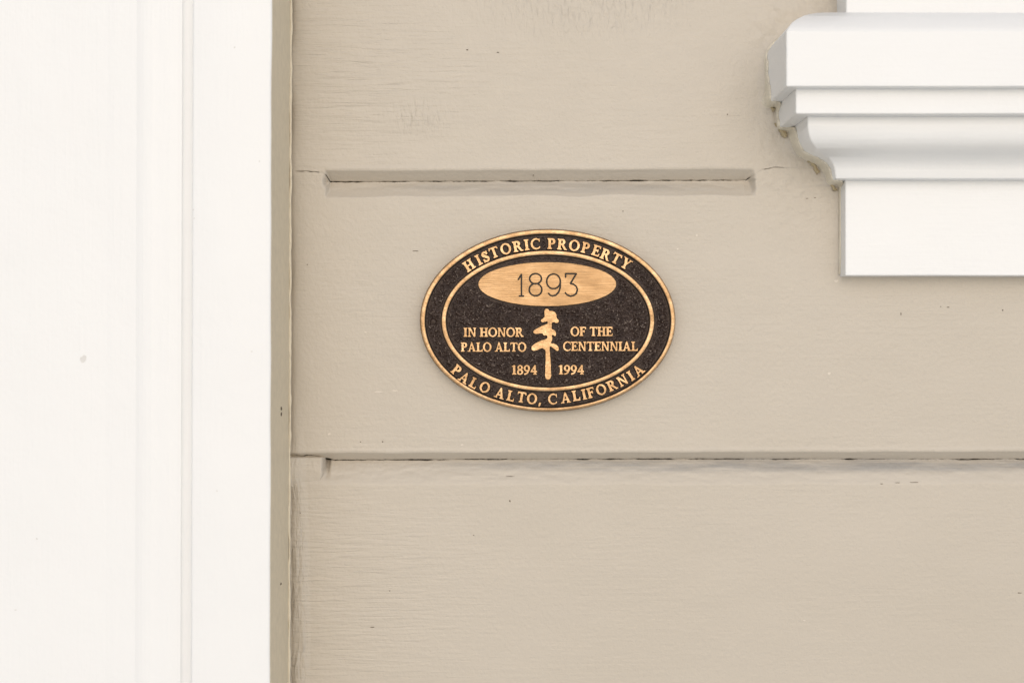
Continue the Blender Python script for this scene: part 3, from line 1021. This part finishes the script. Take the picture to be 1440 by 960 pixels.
for ch, ls in strokes.items():
    allp = [p for l in ls for p in l]
    x0, x1 = min(p[0] for p in allp) - 3, max(p[0] for p in allp) + 3
    y0, y1 = min(p[1] for p in allp) - 3, max(p[1] for p in allp) + 3
    hx, hy = np.arange(x0, x1, 0.5), np.arange(y0, y1, 0.5)
    X, Y = np.meshgrid(hx, hy)
    Fd = np.full(X.shape, 1e9)
    for l in ls:
        Fd = np.minimum(Fd, sd_line(X, Y, l, 1.25))
    link('engraved_numeral', cut_mesh('engraved_numeral', Fd, hx, hy, PL, TOP - 1.5, TOP - 3, 0.1, 0.0), [M_DEEP, M_DEEP], oval)

# --- low fixing studs in the border
for sx, sy in ((609.0, 452.5), (932.0, 446.0)):
    v, f = [], []
    rings = [(0.01, 1.3), (2.0, 1.25), (3.6, 0.9), (4.6, 0.1), (5.0, -2.0)]
    for r, h in rings:
        for k in range(20):
            a = 2 * math.pi * k / 20
            v.append(PL(sx - PX + r * math.cos(a), PY - sy + r * math.sin(a), FLD + 0.8 + h))
    for i in range(len(rings) - 1):
        for k in range(20):
            f.append((i * 20 + k, (i + 1) * 20 + k, (i + 1) * 20 + (k + 1) % 20, i * 20 + (k + 1) % 20))
    link('fixing_stud', mesh('fixing_stud', v, f), M_DARK, band_o, True)

# ------------------------------------------------------------------ chips and specks in the paint
def chip(x, y, w_, h_, mat, parent, d=None, seed=0, side=False):
    rnd = random.Random(seed)
    if d is None:
        d = float(wall_depth(np.array([[x]]), np.array([[y]]))[0, 0])
    k = 9
    pts = []
    for i in range(k):
        a = -2 * math.pi * i / k
        r_ = rnd.uniform(0.65, 1.1)
        u, v = math.cos(a) * w_ / 2 * r_, math.sin(a) * h_ / 2 * r_ + rnd.uniform(-0.15, 0.15) * h_
        pts.append((u, v))
    if side:       # on the side face of the casing: u runs in depth
        vv = [W(x + 0.35, y + v, d - u) for u, v in pts] + [W(x - 0.6, y + v, d - u) for u, v in pts]
    else:
        vv = [W(x + u, y + v, d + 0.35) for u, v in pts] + [W(x + u, y + v, d - 0.6) for u, v in pts]
    ff = [tuple(range(k))] + [(i, k + i, k + (i + 1) % k, (i + 1) % k) for i in range(k)]
    o_ = link('paint_chip', mesh('paint_chip', vv, ff), mat, None)
    rel(o_, parent)

M_CHIP = plain('bare_wood_chip', (0.10, 0.075, 0.05), 0.8)
M_DUST = plain('grey_scuff', (0.69, 0.675, 0.65), 0.6)
M_PALE = plain('pale_paint_fleck', (0.64, 0.58, 0.50), 0.3)
for i, (x, y, a, b) in enumerate([(584, 353, 9, 0.9), (657, 70.5, 4, 1.6), (700, 74, 4, 1.1), (524, 881, 7, 1.1), (717, 704, 2.2, 3.2), (424, 676, 12, 1.0), (666, 752, 2, 1.2), (1333, 432, 5, 1.3), (1323, 431, 2, 1.2), (1434, 833, 8, 1.1), (1240, 680, 5, 0.9), (1262, 678.5, 8, 0.9), (1286, 678, 14, 1.0), (718, 670, 14, 0.9), (507, 621, 2, 1.8), (538, 621, 2, 1.8), (876, 297, 2.5, 1.4), (1410, 436, 2, 2), (1023, 161, 2, 1.6), (422, 721, 1.6, 2.4), (548, 830, 2.5, 1.5), (750, 245, 1.2, 7), (1267, 441, 1.2, 4), (432, 372, 2, 1.4), (1135, 279, 4, 1), (1146, 278, 3, 1)]):
    chip(x, y, a, b, M_CHIP, wall, None, i)
for i, (x, y, a, b) in enumerate([(1166, 525, 6, 4), (1131, 872, 4, 2.5), (650, 625, 5, 2.5), (532, 551, 14, 3), (555, 549, 9, 2), (514, 467, 4, 2.5), (980, 331, 4, 3), (953, 350, 3, 3), (463, 610, 5, 3), (1176, 395, 7, 4)]):
    chip(x, y, a, b, M_PALE, wall, None, 100 + i)
for i, (x, y, a, b, d) in enumerate([(117, 505, 11, 10, 124), (266, 295, 2, 2.4, 138), (267, 307, 2, 2.4, 138), (330, 67, 2.6, 2.2, 138), (365, 227, 2.4, 1.6, 138), (305, 690, 2, 2.4, 138), (354, 494, 3, 2, 138), (22, 857, 3, 2, 124), (52, 757, 3, 2, 124)]):
    if 260 < x < 270:
        x += 6
    yy = 480 + (y - 480) * (1 - d / D)
    chip(to_wall_x(x, d), yy, a, b, M_DUST, casing, d, 200 + i)
for i, (y, a, b) in enumerate([(571, 10, 5), (578, 9, 6), (809, 8, 4)]):
    chip(407 + wb(y), y, a, b, M_CHIP, casing, 62, 300 + i, True)
